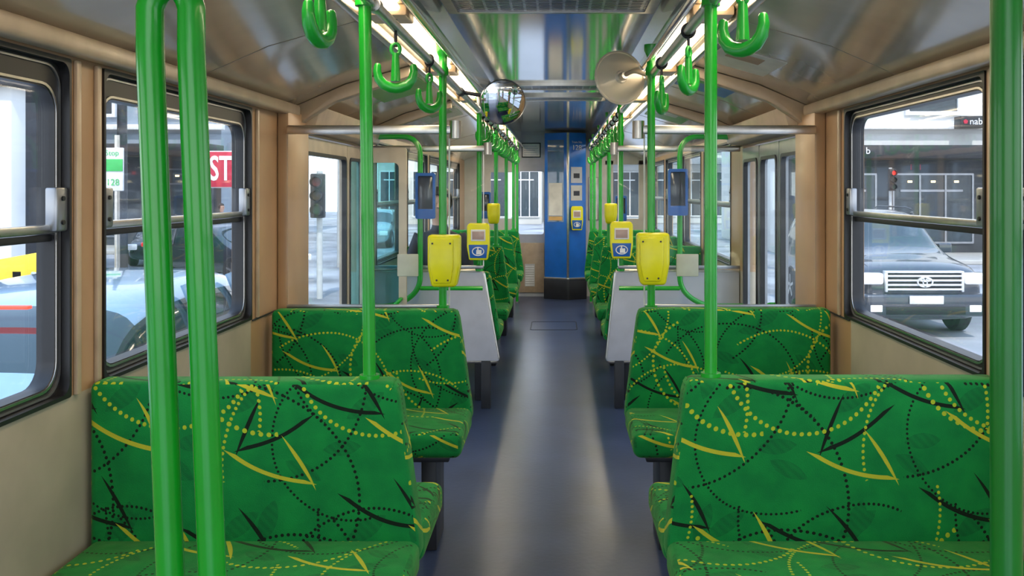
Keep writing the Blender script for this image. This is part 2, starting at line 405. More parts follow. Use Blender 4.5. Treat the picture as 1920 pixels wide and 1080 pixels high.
def window(s,xw,y0,y1):
    e=empty('window_%d'%wn[0],(xw,(y0+y1)/2,ZB),'rubber-framed sliding tram window with metal rail','window','structure'); wn[0]+=1
    xi=xw+s*.018; xo=xw+s*.062; tp=.075 if s<0 else .045
    bm=bmesh.new(); ring(bm,rrect(y0,y1,ZB,ZT,.008),rrect(y0+.034,y1-.034,ZB+.034,ZT-tp,.06),0,xi,xo)
    ring(bm,rrect(y0,y1,ZB,ZT,.008),rrect(y0+.010,y1-.010,ZB+.010,ZT-.012,.03),0,xw-s*.006,xi); mk('window_frame',bm,RUBBER,e)
    bm=bmesh.new(); ring(bm,rrect(y0+.013,y1-.013,ZB+.013,ZT-.018,.06),rrect(y0+.018,y1-.018,ZB+.018,ZT-.023,.056),0,xi-s*.004,xi+s*.004)
    mk('metal_bead',bm,ALU,e)
    bm=bmesh.new(); ring(bm,rrect(y0+.025,y1-.025,ZB+.025,ZT-tp+.010,.066),rrect(y0+.031,y1-.031,ZB+.031,ZT-tp+.004,.062),0,xi-s*.003,xi+s*.003)
    mk('inner_bead',bm,STEEL,e)
    bm=bmesh.new(); addbox(bm,xi-s*.004,xi+s*.014,y0+.028,y1-.028,1.274,1.295,0,.004); addbox(bm,xi+s*.008,xo-s*.012,y0+.028,y1-.028,1.254,1.272,1,.003)
    mk('window_rail',bm,[STEEL,RUBBER],e)
    bm=bmesh.new(); addbox(bm,xi+s*.028,xi+s*.031,y0+.03,y1-.03,ZB+.03,1.265); addbox(bm,xi+s*.012,xi+s*.015,y0+.03,y1-.03,1.285,ZT-.04); mk('glass_pane',bm,GLASS,e)
    for yy in (y0+.034,y1-.034):
        bm=bmesh.new(); addbox(bm,xi-s*.020,xi+s*.010,yy-.026,yy+.026,1.278,1.385,0,.006)
        for zz in (1.30,1.358): cyl(bm,(xi-s*.021,yy,zz),.006,.006,'X',10,1)
        mk('window_latch',bm,[ALU,BLACK],e)
for a,b in LW: window(-1,XL,a,b)
for a,b in RW: window(1,XR,a,b)
for s,xw,ys in ((-1,XL,(2.245,2.345,3.60,)),(1,XR,(2.29,2.38,3.67))):
    for y in ys:
        bm=bmesh.new(); addbox(bm,xw,xw-s*.012,y,y+.022,ZB,ZT,0,.004); trim(bm,BEIGE,'beige vertical strip on window pillar')
    bm=bmesh.new(); addbox(bm,xw,xw-s*.05,3.88,4.20,.0,1.72,0,.01); trim(bm,TAN,'tan pillar beside the doorway')
    bm=bmesh.new(); addbox(bm,xw,xw-s*.006,3.56,3.85,.862,.868,0,.001); trim(bm,DARK,'dark joint line in side wall')
# ---------------------------------------------------------------- doors
def leaf_wall(e,s,xw,y0,y1,z0,z1,fm,gm,fw=.07):
    bm=bmesh.new(); ring(bm,rrect(y0,y1,z0,z1,.012,4),rrect(y0+fw,y1-fw,z0+.12,z1-.08,.03,4),0,xw,xw+s*.035); mk('door_leaf',bm,fm,e)
    bm=bmesh.new(); ring(bm,rrect(y0+fw-.012,y1-fw+.012,z0+.108,z1-.068,.035,4),rrect(y0+fw+.006,y1-fw-.006,z0+.126,z1-.086,.03,4),0,xw-s*.006,xw+s*.02); mk('rubber_seal',bm,RUBBER,e)
    bm=bmesh.new(); addbox(bm,xw+s*.018,xw+s*.022,y0+fw-.005,y1-fw+.005,z0+.1,z1-.07); mk('glass_pane',bm,gm,e)
DTAN=pmat('door_beige_paint',(.55,.45,.34),.4)
e=empty('door_1',(XL,4.9,0),'beige framed folding tram door with full-height glass','door','structure')
leaf_wall(e,-1,XL+.01,4.22,5.14,.0,1.63,DTAN,GLASS,.045)
leaf_wall(e,-1,XL+.01,5.15,5.58,.0,1.63,DTAN,TEAL,.05)
bm=bmesh.new(); ring(bm,rrect(-1.19,-.91,.0,1.63,.012,4),rrect(-1.14,-.955,.3,1.54,.03,4),1,5.46,5.49); mk('door_leaf',bm,DTAN,e)
bm=bmesh.new(); addbox(bm,-1.145,-.95,5.472,5.477,.29,1.55); mk('glass_pane',bm,TEAL,e)
bm=bmesh.new(); sweep(bm,fillet([(-1.155,5.46,.50),(-1.155,5.41,.50),(-.94,5.41,.72),(-.94,5.46,.72)],.03),.012); mk('door_handle',bm,GREEN,e)
e=empty('door_2',(XR,4.9,0),'dark framed folding tram door with narrow glass','door','structure')
for a,b in ((4.22,4.66),(4.67,5.12),(5.13,5.58)): leaf_wall(e,1,XR-.01,a,b,.0,1.63,ALU,GLASS,.050)
bm=bmesh.new(); sweep(bm,fillet([(1.14,4.6,.56),(1.09,4.6,.56),(1.09,4.72,.78),(1.14,4.72,.78)],.03),.012); mk('door_handle',bm,GREEN,e)
# ---------------------------------------------------------------- end bulkhead
bm=bmesh.new()
def EB(x0,x1,z0,z1,mi=0): addbox(bm,x0,x1,YE,YE+.04,z0,z1,mi)
EB(XL,-.86,0,2.12); EB(-.86,-.56,0,1.0); EB(-.86,-.56,1.6,2.12); EB(-.56,-.52,0,2.12); EB(-.52,-.155,1.70,2.12,1); EB(.30,XR,0,1.0); EB(.62,.72,1,1.75); EB(.30,.62,1.0,2.12); EB(.62,XR,1.70,2.0); EB(XR-.1,XR,1,1.75); EB(-.155,.31,0,2.12)
tag(mk('wall_back',bm,[LGREY,GREY],smooth=False),'light grey bulkhead behind the driver cabin','wall','structure')
e=empty('door_3',(-.33,YE,0),'pale grey cabin door with bright window','door','structure')
bm=bmesh.new(); ring(bm,rrect(-.52,-.155,.0,1.70,.01,4),rrect(-.50,-.175,.80,1.61,.03,4),1,YE-.005,YE+.035); mk('door_leaf',bm,GREY,e)
bm=bmesh.new(); addbox(bm,-.50,-.175,YE+.015,YE+.02,.80,1.6); mk('glass_pane',bm,GLASS,e)
box('kick_panel',-.50,-.17,YE-.02,YE-.004,.05,.69,BEIGE,e,.006)
bm=bmesh.new(); addbox(bm,-.42,-.29,YE-.024,YE-.02,.13,.42)
for i in range(9): addbox(bm,-.41,-.30,YE-.028,YE-.022,.14+i*.03,.155+i*.03,1)
mk('air_grille',bm,[LGREY,WHITE],e)
def notice(x0,x1,z0,z1,frame,lab,n,cat='notice'):
    e=empty('wall_notice',((x0+x1)/2,YE-.01,z0),lab,cat)
    box('board',x0,x1,YE-.012,YE,z0,z1,frame,e,.003)
    bm=bmesh.new(); addbox(bm,x0+.013,x1-.013,YE-.016,YE-.012,z0+.013,z1-.013)
    st=(z1-z0-.05)/n
    for i in range(n): addbox(bm,x0+.03,x1-.03-.02*(i%3),YE-.018,YE-.015,z0+.03+i*st,z0+.03+i*st+st*.3,1)
    mk('paper',bm,[PAPER,GREY],e)
notice(-.46,-.215,1.79,1.98,DARK,'framed white information notice above cabin door',5)
notice(.40,.53,.98,1.54,ALU,'tall white framed notice on grey bulkhead',14)
e=empty('equipment_cabinet',(.1,11.5,0),'tall blue angled driver cabinet with dark base','cabinet')
plan=[(-.16,11.69),(-.16,11.46),(.12,11.32),(.145,11.32),(.36,11.42),(.36,11.69)]
bm=bmesh.new(); prism(bm,plan,2,.27,2.09,0,.006); mk('body',bm,BLUE,e)
bm=bmesh.new(); prism(bm,[(-.17,11.69),(-.17,11.45),(.12,11.305),(.15,11.305),(.37,11.41),(.37,11.69)],2,.0,.25,0,.004); mk('base',bm,DARK,e)
bm=bmesh.new(); prism(bm,[(-.17,11.69),(-.17,11.45),(.12,11.30),(.15,11.30),(.375,11.405),(.375,11.69)],2,.25,.275,0,.003); mk('metal_band',bm,STEEL,e)
box('corner_strip',.118,.147,11.306,11.32,.275,2.09,STEEL,e,.003)
def onface(name,p0,p1,t0,t1,z0,z1,off,mat,par,th=.004):
    p0=Vector(p0);p1=Vector(p1); d=(p1-p0); n=Vector((d.y,-d.x)).normalized()
    a=p0+d*t0+n*off; b_=p0+d*t1+n*off; c=b_+n*th; f=a+n*th
    bm=bmesh.new(); prism(bm,[tuple(a),tuple(b_),tuple(c),tuple(f)],2,z0,z1); return mk(name,bm,mat,par,smooth=False)
FL=((-.16,11.46),(.12,11.32)); FR=((.145,11.32),(.36,11.42))
onface('glass_pane',*FL,.14,.86,.97,2.0,.0,pmat('cabinet_window',(.10,.18,.32),.08,coat=.8),e)
onface('paper_notice',*FL,.20,.80,1.05,1.46,.005,pmat('notice_pale',(.80,.78,.72),.6),e)
onface('paper_notice',*FL,.20,.80,.99,1.04,.005,pmat('notice_orange',(.75,.45,.15),.6),e)
onface('ticket_slot',*FR,.1,.75,1.46,1.66,.001,GREY,e,.01)
onface('ticket_slot',*FR,.1,.75,1.24,1.43,.001,LGREY,e,.01)
onface('slot_opening',*FR,.25,.6,1.52,1.58,.011,BLACK,e,.002)
onface('slot_opening',*FR,.25,.6,1.30,1.36,.011,BLACK,e,.002)
fa=math.atan2(.10,.215)
text('number_text','128',.09,(.245,11.352,1.90),(rad(90),0,fa),WHITE,e)
text('number_text','Tram No',.038,(.245,11.352,1.97),(rad(90),0,fa),WHITE,e)
# ---------------------------------------------------------------- seats
def bench(xw,xt,xb,y,near=True,far=True,hb=.89,label=None):
    s=-1 if xw<0 else 1
    e=empty('bench_seat',(((xw+xb)/2),y,0),label,'seat',group='green patterned tram benches')
    t=.095
    bm=bmesh.new()
    prism(bm,[(xw,.43),(xw,hb),(xt+s*.015,hb),(xt,hb-.02),(xb,.47),(xb,.43)],1,y,y+t,0,.020,4); mk('backrest',bm,FAB,e,ang=60)
    def cushion(y0,y1):
        bm=bmesh.new(); addbox(bm,xw,xb,y0,y1,.395,.487,0,.03,5)
        for v in bm.verts:
            if v.co.z>.47:
                u=(v.co.x-xw)/(xb-xw); w=(v.co.y-y0)/(y1-y0); v.co.z+=.010*math.sin(math.pi*min(1,max(0,u)))*math.sin(math.pi*min(1,max(0,w)))
        mk('seat_cushion',bm,FAB,e,ang=60)
    if near: cushion(y-.40,y+.03)
    if far: cushion(y+.07,y+.49)
    y0=y-.35 if near else y+.02; y1=y+.44 if far else y+.09
    bm=bmesh.new(); addbox(bm,xw,xb+s*.05,y0,y1,.37,.398,0,.006); mk('seat_base',bm,DARK,e)
    ym=(y0+y1)/2
    bm=bmesh.new(); addbox(bm,xb+s*.11,xb+s*.17,ym-.11,ym+.11,.0,.371,0,.006); mk('leg',bm,DARK,e)
    return e
l1='double-sided green bench upholstered in dotted moquette against wall'
l2='green patterned bench backed by glass draught screen'
bench(-1.19,-.405,-.35,2.3,True,True,.89,l1)
bench(1.14,.325,.278,2.3,True,True,.895,l1)
bench(-1.17,-.405,-.35,3.70,True,False,.885,l2)
bench(1.12,.33,.278,3.70,True,False,.89,l2)
for xw,xt,xb in ((-1.19,-.43,-.37),(1.14,.355,.30)):
    bench(xw,xt,xb,5.80,False,True,.85,'green patterned bench behind grey partition panel')
    bench(xw,xt,xb,7.15,True,True,.93,'double-sided green patterned bench further down the aisle')
    bench(xw,xt,xb,8.6,True,True,.93,'double-sided green patterned bench further down the aisle')
    bench(xw,xt,xb,10.0,True,False,.93,'green patterned bench near the cabin bulkhead')
for s,xw,xt,xb in ((-1,XL+.005,-.47,-.37),(1,XR-.005,.37,.31)):
    e=empty('partition_panel',((xw+xb)/2,5.7,0),'light grey metal partition with rounded top behind bench','partition')
    bm=bmesh.new(); prism(bm,[(xw,.30),(xw,.86),(xt,.86),(xb,.30)],1,5.70,5.74,0,.006); mk('panel',bm,GREY,e)
    tube('rim',fillet([(xw,5.72,.865),(xt,5.72,.865),(xb,5.72,.295),(xw,5.72,.295)],.03),.013,STEEL,e,10)
    for x in (xb+s*.08,xw-s*.1): box('leg',x-.03,x+.03,5.70,5.76,0,.30,DARK,e,.005)
def screen(s,xw,xe,y,z0):
    e=empty('glass_screen',((xw+xe)/2,y,z0),'clear glass draught screen with silver top rail','screen',group='glass draught screens')
    box('glass_pane',xw,xe,y-.003,y+.003,z0,1.62,SGLASS,e,.001)
    bm=bmesh.new(); addbox(bm,xw,xe-s*.02,y-.016,y+.016,1.615,1.652,0,.006); mk('top_rail',bm,STEEL,e)
    cylo('rail_clamp',(xe-s*.025,y,1.634),.026,.075,'Z',STEEL,e,16)
    bm=bmesh.new(); addbox(bm,xe-.003,xe+.003,y-.006,y+.006,z0,1.62); mk('edge_strip',bm,WHITE,e)
    bm=bmesh.new(); addbox(bm,xw,xe,y-.010,y+.010,z0-.015,z0+.005,0,.003); mk('bottom_channel',bm,ALU,e)
screen(-1,XL+.05,-.46,3.86,.885); screen(1,XR-.05,.37,3.86,.885)
screen(-1,XL+.01,-.46,5.655,.9); screen(1,XR-.01,.38,5.655,.9)
FR_=pmat('frosted_plate',(.55,.58,.50),.5)
for x0,x1 in ((-.68,-.59),(.505,.60)):
    tag(box('glass_plate',x0,x1,3.850,3.857,1.01,1.105,FR_),'small frosted square plate fixed on glass screen','plate')
# ---------------------------------------------------------------- poles
def pole(x,y,z0,z1,label,lean=0,mat=None):
    mat=mat or GREEN
    e=empty('grab_pole',(x,y,z0),label,'pole',group='green vertical grab poles')
    tube('tube',[(x,y,z0),(x+lean,y,z1)],.0165,mat,e,20)
    bm=bmesh.new(); lathe(bm,[(.0166,-.03),(.024,-.03),(.024,0),(.019,.01),(.019,.05),(.030,.075),(.030,.10),(.0166,.10)],20,0,Matrix.Translation((x+lean,y,z1-.10))@RX); mk('top_clamp',bm,mat,e)
    cylo('foot_flange',(x,y,z0+.01),.026,.02,'Z',STEEL if z0<.1 else mat,e)
pl='shiny green vertical grab pole rising from bench back'
pole(-.487,2.352,.88,1.985,pl,-.014); pole(.398,2.352,.885,1.985,pl)
pole(-.483,3.825,.87,1.99,'green grab pole at glass screen holding yellow reader'); pole(.396,3.825,.87,1.99,'green grab pole at glass screen holding yellow reader')
pole(-.492,5.72,.865,1.99,'green grab pole rising from partition with card reader'); pole(.40,5.72,.865,1.99,'green grab pole rising from partition with card reader')
for y in (7.2,8.65,10.05,11.0):
    z=.925 if y<10.5 else 0
    pole(-.487,y,z,1.99,'green grab pole further along the aisle'); pole(.41,y,z,1.99,'green grab pole further along the aisle')
e=empty('hoop_handrail',(-.45,1.08,0),'pair of glossy green tubes joined in an arch','handrail')
pts=[(-.453,1.08,0.0),(-.460,1.08,.9),(-.485,1.08,1.545)]
cxh,rr=-.4605,.0255
for i in range(1,12):
    a=math.pi-math.pi*i/12; pts.append((cxh+rr*math.cos(a),1.08,1.585+rr*1.5*math.sin(a)))
pts+=[(-.436,1.08,1.545),(-.410,1.08,.9),(-.403,1.08,0.0)]
tube('tube',pts,.0160,GREEN,e,24)
for x in (-.453,-.403): cylo('foot_flange',(x,1.08,.008),.022,.016,'Z',GREEN,e)
pole(.495,1.0,0,1.985,'green grab pole with shade in its colour, standing close to window',0,NGREEN)
def loop(s,xw,xv,y):
    e=empty('bent_handrail',(xv,y,.6),'green bent handrail curving out beside the doorway','handrail')
    tube('tube',fillet([(xw,y,1.70),(xv,y,1.71),(xv,y,.76),(xv+s*.14,y,.66),(xw,y,.66)],.13),.0165,GREEN,e)
    tube('crossbar',[(xv,y,.77),(-.46 if s<0 else .38,y,.77)],.0135,GREEN,e)
loop(-1,XL+.005,-.845,5.59); loop(1,XR-.005,.755,5.59)
for x in (-.487,.405):
    e=empty('overhead_rail',(x,5,1.87),'long silver overhead rail running along the aisle','rail')
    tube('tube',[(x,YB,1.87),(x,11.3,1.87)],.016,STEEL,e)
    for y in (.6,2.45,3.95,5.62,7.1,8.55,9.95,10.9):
        bm=bmesh.new(); addbox(bm,x-.010,x+.010,y-.05,y-.03,1.87,1.985,0,.003); cyl(bm,(x,y-.04,1.87),.021,.04,'Y')
        mk('bracket',bm,STEEL,e)
# ---------------------------------------------------------------- hand grips
def grip():
    e=empty('hand_grip',(0,0,0),'green anchor-shaped plastic hand grip on short strap','hand grip',group='hanging hand grips')
    bm=bmesh.new()
    sweep(bm,[(.0,.021*math.sin(2*math.pi*i/16),.021*math.cos(2*math.pi*i/16)) for i in range(17)],.005,8)
    sweep(bm,[(0,0,-.02),(0,0,-.062)],.005,8); mk('strap',bm,BLACK,e)
    bm=bmesh.new()
    sweep(bm,[(.013*math.sin(2*math.pi*i/16),0,-.068+.017*math.cos(2*math.pi*i/16)) for i in range(17)],.006,10)
    sweep(bm,[(0,0,-.08),(0,0,-.12),(0,0,-.165)],[.010,.0125,.015],14)
    arm=[(-.053,0,-.118),(-.055,0,-.135),(-.050,0,-.158),(-.035,0,-.176),(-.015,0,-.184),(0,0,-.186),(.015,0,-.184),(.035,0,-.176),(.050,0,-.158),(.055,0,-.135),(.053,0,-.118)]
    sweep(bm,arm,[.0105,.0125,.0145,.0155,.016,.016,.016,.0155,.0145,.0125,.0105],14,0,True)
    mk('grip_hook',bm,DGREEN,e,ang=70); return e
G=grip()
gl=[(-.487,1.86,80),(-.487,2.73,10),(-.487,3.45,50),(.405,1.98,-48),(.405,2.8,58),(.405,3.52,66)]
y=5.95
while y<10.9:
    if min(abs(y-q) for q in (5.72,7.2,8.65,10.05))>.13:
        gl.append((-.487,y,random.uniform(35,75))); gl.append((.405,y+.02,random.uniform(-75,-35)))
    y+=.36
first=True
for x,y,r in gl:
    if first: G.location=(x,y,1.87); G.rotation_euler=(0,0,rad(r)); first=False
    else: copy_thing(G,(x,y,1.87),(0,0,rad(r)))
# ---------------------------------------------------------------- mirrors
def rmirror(x,y,z,r,face,ax,lab,rim,tilt=6):
    e=empty('round_mirror',(x,y,z),lab,'mirror')
    f=face
    T=Matrix.Translation((x,y,z))@Matrix.Rotation(rad(ax),4,'Z')@Matrix.Rotation(rad(-tilt*f),4,'X')
    bm=bmesh.new(); lathe(bm,[(0,f*.020),(r*.4,f*.017),(r*.75,f*.010),(r*.97,f*.002)],48,0,T); mk('mirror_glass',bm,MIRROR,e,ang=60)
    bm=bmesh.new(); lathe(bm,[(r*.97,f*.004),(r*.99,f*.006),(r*1.01,f*.002),(r*1.01,-f*.004),(r*.96,-f*.006),(r*.92,-f*.003),(r*.75,-f*.008),(r*.5,-f*.013),(r*.25,-f*.016),(r*.22,-f*.022),(r*.20,-f*.024),(0,-f*.024)],48,0,T); mk('shell',bm,rim,e,ang=25)
    xr=-.487 if x<0 else .405
    bm=bmesh.new(); lathe(bm,[(0,-f*.055),(r*.13,-f*.055),(r*.15,-f*.05),(r*.15,-f*.02),(0,-f*.02)],20,0,T); mk('hub',bm,STEEL,e)
    hp=T@Vector((0,-f*.045,0))
    bm=bmesh.new(); sweep(bm,fillet([hp,hp+Vector((math.copysign(.04,x),-f*.03,.02)),(xr,hp.y-f*.02,1.87)],.03),.010,10)
    cyl(bm,(xr,hp.y-f*.02,1.87),.022,.04,'Y'); mk('bracket_arm',bm,BEIGE if f>0 else DARK,e)
rmirror(-.27,4.5,1.812,.114,-1,14,'round convex mirror with thin rim under the ceiling',ALU,14)
rmirror(.275,4.0,1.872,.120,1,22,'cream back of round convex mirror on bracket',CDISH)
# ---------------------------------------------------------------- readers
def reader_back(x,y,z,px,w=.135,h=.215,lab='yellow card reader seen from its plain back'):
    e=empty('card_reader',(x,y,z),lab,'card reader',group='yellow card readers')
    d=.075
    bm=bmesh.new(); prism(bm,[(x-w/2,z+h/2),(x+w/2,z+h/2),(x+w/2,z-h*.1),(x+w*.38,z-h/2),(x-w*.38,z-h/2),(x-w/2,z-h*.1)],1,y-d,y-.005,0,.014,3); mk('body',bm,YEL,e)
    bm=bmesh.new(); prism(bm,[(x-w*.42,z+h*.42),(x+w*.30,z+h*.42),(x+w*.30,z-h*.1),(x+w*.22,z-h*.42),(x-w*.3,z-h*.42),(x-w*.42,z-h*.1)],1,y-d-.010,y-d+.01,0,.006,2); mk('cover',bm,YEL,e)
    if w>.12:
        for a,b in ((-.33,.34),(.21,.34),(-.2,-.36),(.14,-.36)): cylo('screw',(x+w*a,y-d-.011,z+h*b),.004,.003,'Y',DARK,e,8)
    bm=bmesh.new(); addbox(bm,min(x,px)-.01,max(x,px)+.022,y-.02,y+.018,z-.05,z+.05,0,.006); mk('clamp',bm,YEL,e)
reader_back(-.467,3.795,1.085,-.483); reader_back(.395,3.795,1.093,.396)
reader_back(-.50,7.17,1.19,-.487,.10,.16); reader_back(.42,7.17,1.19,.41,.10,.16)
def reader_front(x,y,z,w=.142,h=.23,lab='yellow card reader with display and blue touch pad'):
    e=empty('card_reader',(x,y,z),lab,'card reader',group='yellow card readers')
    def pr(name,pts,a,b,mat,bv):
        bm=bmesh.new(); prism(bm,pts,1,a,b,0,bv,3); return mk(name,bm,mat,e)
    pr('body',[(x-w/2,z+h*.42),(x-w*.4,z+h/2),(x+w*.4,z+h/2),(x+w/2,z+h*.42),(x+w*.5,z-h*.15),(x+w*.4,z-h/2),(x-w*.4,z-h/2),(x-w*.5,z-h*.15)],y-.06,y-.002,YEL,.009)
    box('display_bezel',x-w*.32,x+w*.32,y-.064,y-.058,z+h*.02,z+h*.33,PAPER,e,.003)
    box('display',x-w*.26,x+w*.26,y-.066,y-.063,z+h*.06,z+h*.28,SCREEN,e,.001)
    pr('touch_pad',[(x-w*.42,z-h*.08),(x+w*.42,z-h*.08),(x+w*.36,z-h*.44),(x-w*.36,z-h*.44)],y-.065,y-.055,BLUEP,.003)
    bm=bmesh.new(); ring(bm,circ(x,z-h*.26,w*.27,w*.2),circ(x,z-h*.26,w*.23,w*.16),1,y-.067,y-.064); addbox(bm,x-w*.08,x+w*.15,y-.068,y-.064,z-h*.34,z-h*.22); addbox(bm,x-w*.04,x+w*.02,y-.068,y-.064,z-h*.22,z-h*.15); mk('card_symbol',bm,PAPER,e)
    bm=bmesh.new(); addbox(bm,x-.03,x+.03,y-.01,y+.018,z-.04,z+.04,0,.005); mk('clamp',bm,YEL,e)
    return e
reader_front(-.492,5.695,1.054); reader_front(.40,5.695,1.064)
reader_front(.245,11.33,1.02,.15,.30,lab='yellow card reader mounted on blue cabinet')
def holder(x,y,z0,z1,w,lab='blue framed display holder clamped to green handrail'):
    e=empty('brochure_holder',(x,y,z0),lab,'display holder')
    bm=bmesh.new(); ring(bm,rrect(x-w/2,x+w/2,z0,z1,.012,4),rrect(x-w*.38,x+w*.38,z0+.05,z1-.018,.008,4),1,y-.05,y-.015); addbox(bm,x-w*.42,x+w*.42,y-.047,y-.02,z0+.006,z0+.06,0,.004); mk('frame',bm,BLUEP,e)
    box('panel',x-w*.39,x+w*.39,y-.03,y-.016,z0+.04,z1-.015,DSCREEN,e,.002)
    box('clamp',x-.03,x+.03,y-.02,y+.02,(z0+z1)/2-.03,(z0+z1)/2+.03,BLUEP,e,.004)
holder(-.805,5.57,1.20,1.48,.12); holder(.735,5.57,1.22,1.505,.12)
holder(-.57,7.17,1.15,1.36,.09,'small blue display holder beside green pole'); holder(.50,7.17,1.13,1.33,.09,'small blue display holder beside green pole')
def poster(s,y0,y1,x0,x1,mat,txt,lab):
    def pt(x,off): return (CX+s*x,slz(x)-off)
    e=empty('advertising_poster',(CX+s*(x0+x1)/2,(y0+y1)/2,slz((x0+x1)/2)),lab,'poster')
    bm=bmesh.new(); prism(bm,[pt(x0,.0005),pt(x1,.0005),pt(x1,.005),pt(x0,.005)],1,y0,y1); mk('sheet',bm,mat,e,smooth=False)
    a=x0+(x1-x0)*.15; b=x1-(x1-x0)*.3
    bm=bmesh.new(); prism(bm,[pt(a,.004),pt(b,.004),pt(b,.007),pt(a,.007)],1,y0+.06,y0+(y1-y0)*.45); mk('printed_block',bm,txt,e,smooth=False)
PG=pmat('poster_green',(.10,.36,.04),.3); PB=pmat('poster_blue',(.04,.16,.4),.3); PO=pmat('poster_pale',(.62,.58,.5),.3)
poster(-1,4.3,4.95,.66,.92,PG,pmat('poster_lime',(.5,.65,.1),.4),'green printed poster on sloped ceiling panel')
poster(1,4.25,4.75,.64,.90,PB,PG,'blue and green poster on sloped ceiling')
poster(1,3.45,3.85,.66,.9,PO,pmat('poster_brown',(.35,.2,.12),.4),'pale poster with brown block on ceiling')
poster(-1,6.0,6.6,.66,.92,PO,PG,'pale printed poster on sloped ceiling panel')
poster(1,6.0,6.6,.66,.92,PG,PO,'green printed poster on sloped ceiling panel')
# ---------------------------------------------------------------- people
SKIN=pmat('skin',(.55,.33,.24),.5)
def person(loc,pose,cloth,legs,hairc,label,rz=0):
    V=[];E=[];R=[]
    def a(p,r,par=None):
        V.append(p);R.append(r)
        if par is not None: E.append((par,len(V)-1))
        return len(V)-1
    hz=.12 if pose=='sit' else .90
    pel=a((0,0,hz),.15); sp=a((0,0,hz+.18),.14,pel); ch=a((0,.01,hz+.38),.155,sp); nb=a((0,.0,hz+.52),.075,ch); nk=a((0,-.01,hz+.59),.055,nb)
    h1=a((0,-.02,hz+.66),.08,nk); h2=a((0,-.02,hz+.74),.092,h1); h3=a((0,-.01,hz+.80),.07,h2)
    for s in (-1,1):
        sh=a((s*.17,0,hz+.47),.062,ch)
        if pose=='sit':
            el=a((s*.23,-.05,hz+.22),.045,sh); wr=a((s*.14,-.26,hz+.12),.033,el); pm=a((s*.10,-.33,hz+.11),.035,wr)
            fd=Vector((-.2*s,-1,-.3)).normalized()
        else:
            el=a((s*.23,.02,hz+.20),.044,sh); wr=a((s*.24,-.05,hz-.03),.032,el); pm=a((s*.235,-.06,hz-.10),.034,wr); fd=Vector((0,-.1,-1))
        for k in range(4):
            o=Vector((0,(k-1.5)*.018,0)) if pose!='sit' else Vector(((k-1.5)*.018,0,0))
            f1=a(tuple(Vector(V[pm])+o+fd*.05),.009,pm); a(tuple(Vector(V[f1])+fd*.035),.008,f1)
        a(tuple(Vector(V[pm])+Vector((-s*.035,-.03,-.01))),.010,pm)
        hp=a((s*.09,-.01,hz-.03),.095,pel)
        if pose=='sit':
            kn=a((s*.12,-.42,hz-.02),.065,hp); an=a((s*.12,-.44,hz-.40),.042,kn); a((s*.12,-.58,hz-.45),.04,an)
        else:
            o=.10*s
            kn=a((s*.10,-.04+o*.4,.48),.062,hp); an=a((s*.10,o,.09),.042,kn); a((s*.11,o-.15,.04),.038,an)
    me=bpy.data.meshes.new('b'); me.from_pydata(V,E,[]); me.update()
    t=bpy.data.objects.new('tmp',me); COL.objects.link(t)
    t.modifiers.new('s','SKIN')
    for i,r in enumerate(R): me.skin_vertices[0].data[i].radius=(r,r*(.8 if i in (0,1,2) else 1))
    me.skin_vertices[0].data[0].use_root=True
    t.modifiers.new('u','SUBSURF').levels=2
    bpy.context.view_layer.update()
    m2=bpy.data.meshes.new_from_object(t.evaluated_get(bpy.context.evaluated_depsgraph_get())); bpy.data.objects.remove(t)
    m2.materials.clear()
    for m in (cloth,legs,SKIN,BLACK): m2.materials.append(m)
    for p in m2.polygons:
        c=p.center; p.use_smooth=True
        hand=(pose=='sit' and c.y<-.27 and c.z>hz+.05 ) or (pose!='sit' and abs(c.x)>.17 and c.z<hz-.05)
        if c.z>hz+.57 or hand: p.material_index=2
        elif (pose=='sit' and (c.z<hz-.42)) or (pose!='sit' and c.z<.1): p.material_index=3
        elif c.z<hz-.02 or (pose=='sit' and c.y<-.14 and c.z<hz+.07): p.material_index=1
    e=empty('person',loc,label,'person')
    b=bpy.data.objects.new('body',m2); COL.objects.link(b); b.parent=e; W[b.name]=Vector(loc)
    bm=bmesh.new(); t=bmesh.new(); bmesh.ops.create_uvsphere(t,u_segments=20,v_segments=14,radius=.1)
    for v in t.verts: v.co=Vector((v.co.x*1.0,v.co.y*1.12+.012,v.co.z*1.1))
    bmesh.ops.delete(t,geom=[f for f in t.faces if f.calc_center_median().y<-.03 and f.calc_center_median().z<.055 or f.calc_center_median().z<-.06],context='FACES')
    merge(bm,t,0,Matrix.Translation((0,-.01,hz+.755))); h=mk('hair',bm,hairc,None); h.parent=e
    for s in (-1,1):
        bm=bmesh.new(); t=bmesh.new(); bmesh.ops.create_uvsphere(t,u_segments=8,v_segments=6,radius=.010); merge(bm,t,0,Matrix.Translation((s*.032,-.105,hz+.735)))
        ey=mk('eye',bm,BLACK,None); ey.parent=e
    bm=bmesh.new(); sweep(bm,[(0,-.105,hz+.735),(0,-.125,hz+.70)],[.006,.012],8,0,True); n_=mk('nose',bm,SKIN,None); n_.parent=e
    e.rotation_euler=(0,0,rz); return e
HAIR=pmat('dark_hair',(.02,.015,.012),.6)
person((-.90,6.95,.42),'sit',pmat('dark_jacket',(.02,.025,.04),.8),pmat('dark_trousers',(.02,.02,.03),.8),HAIR,'seated person with dark hair in dark jacket',0)
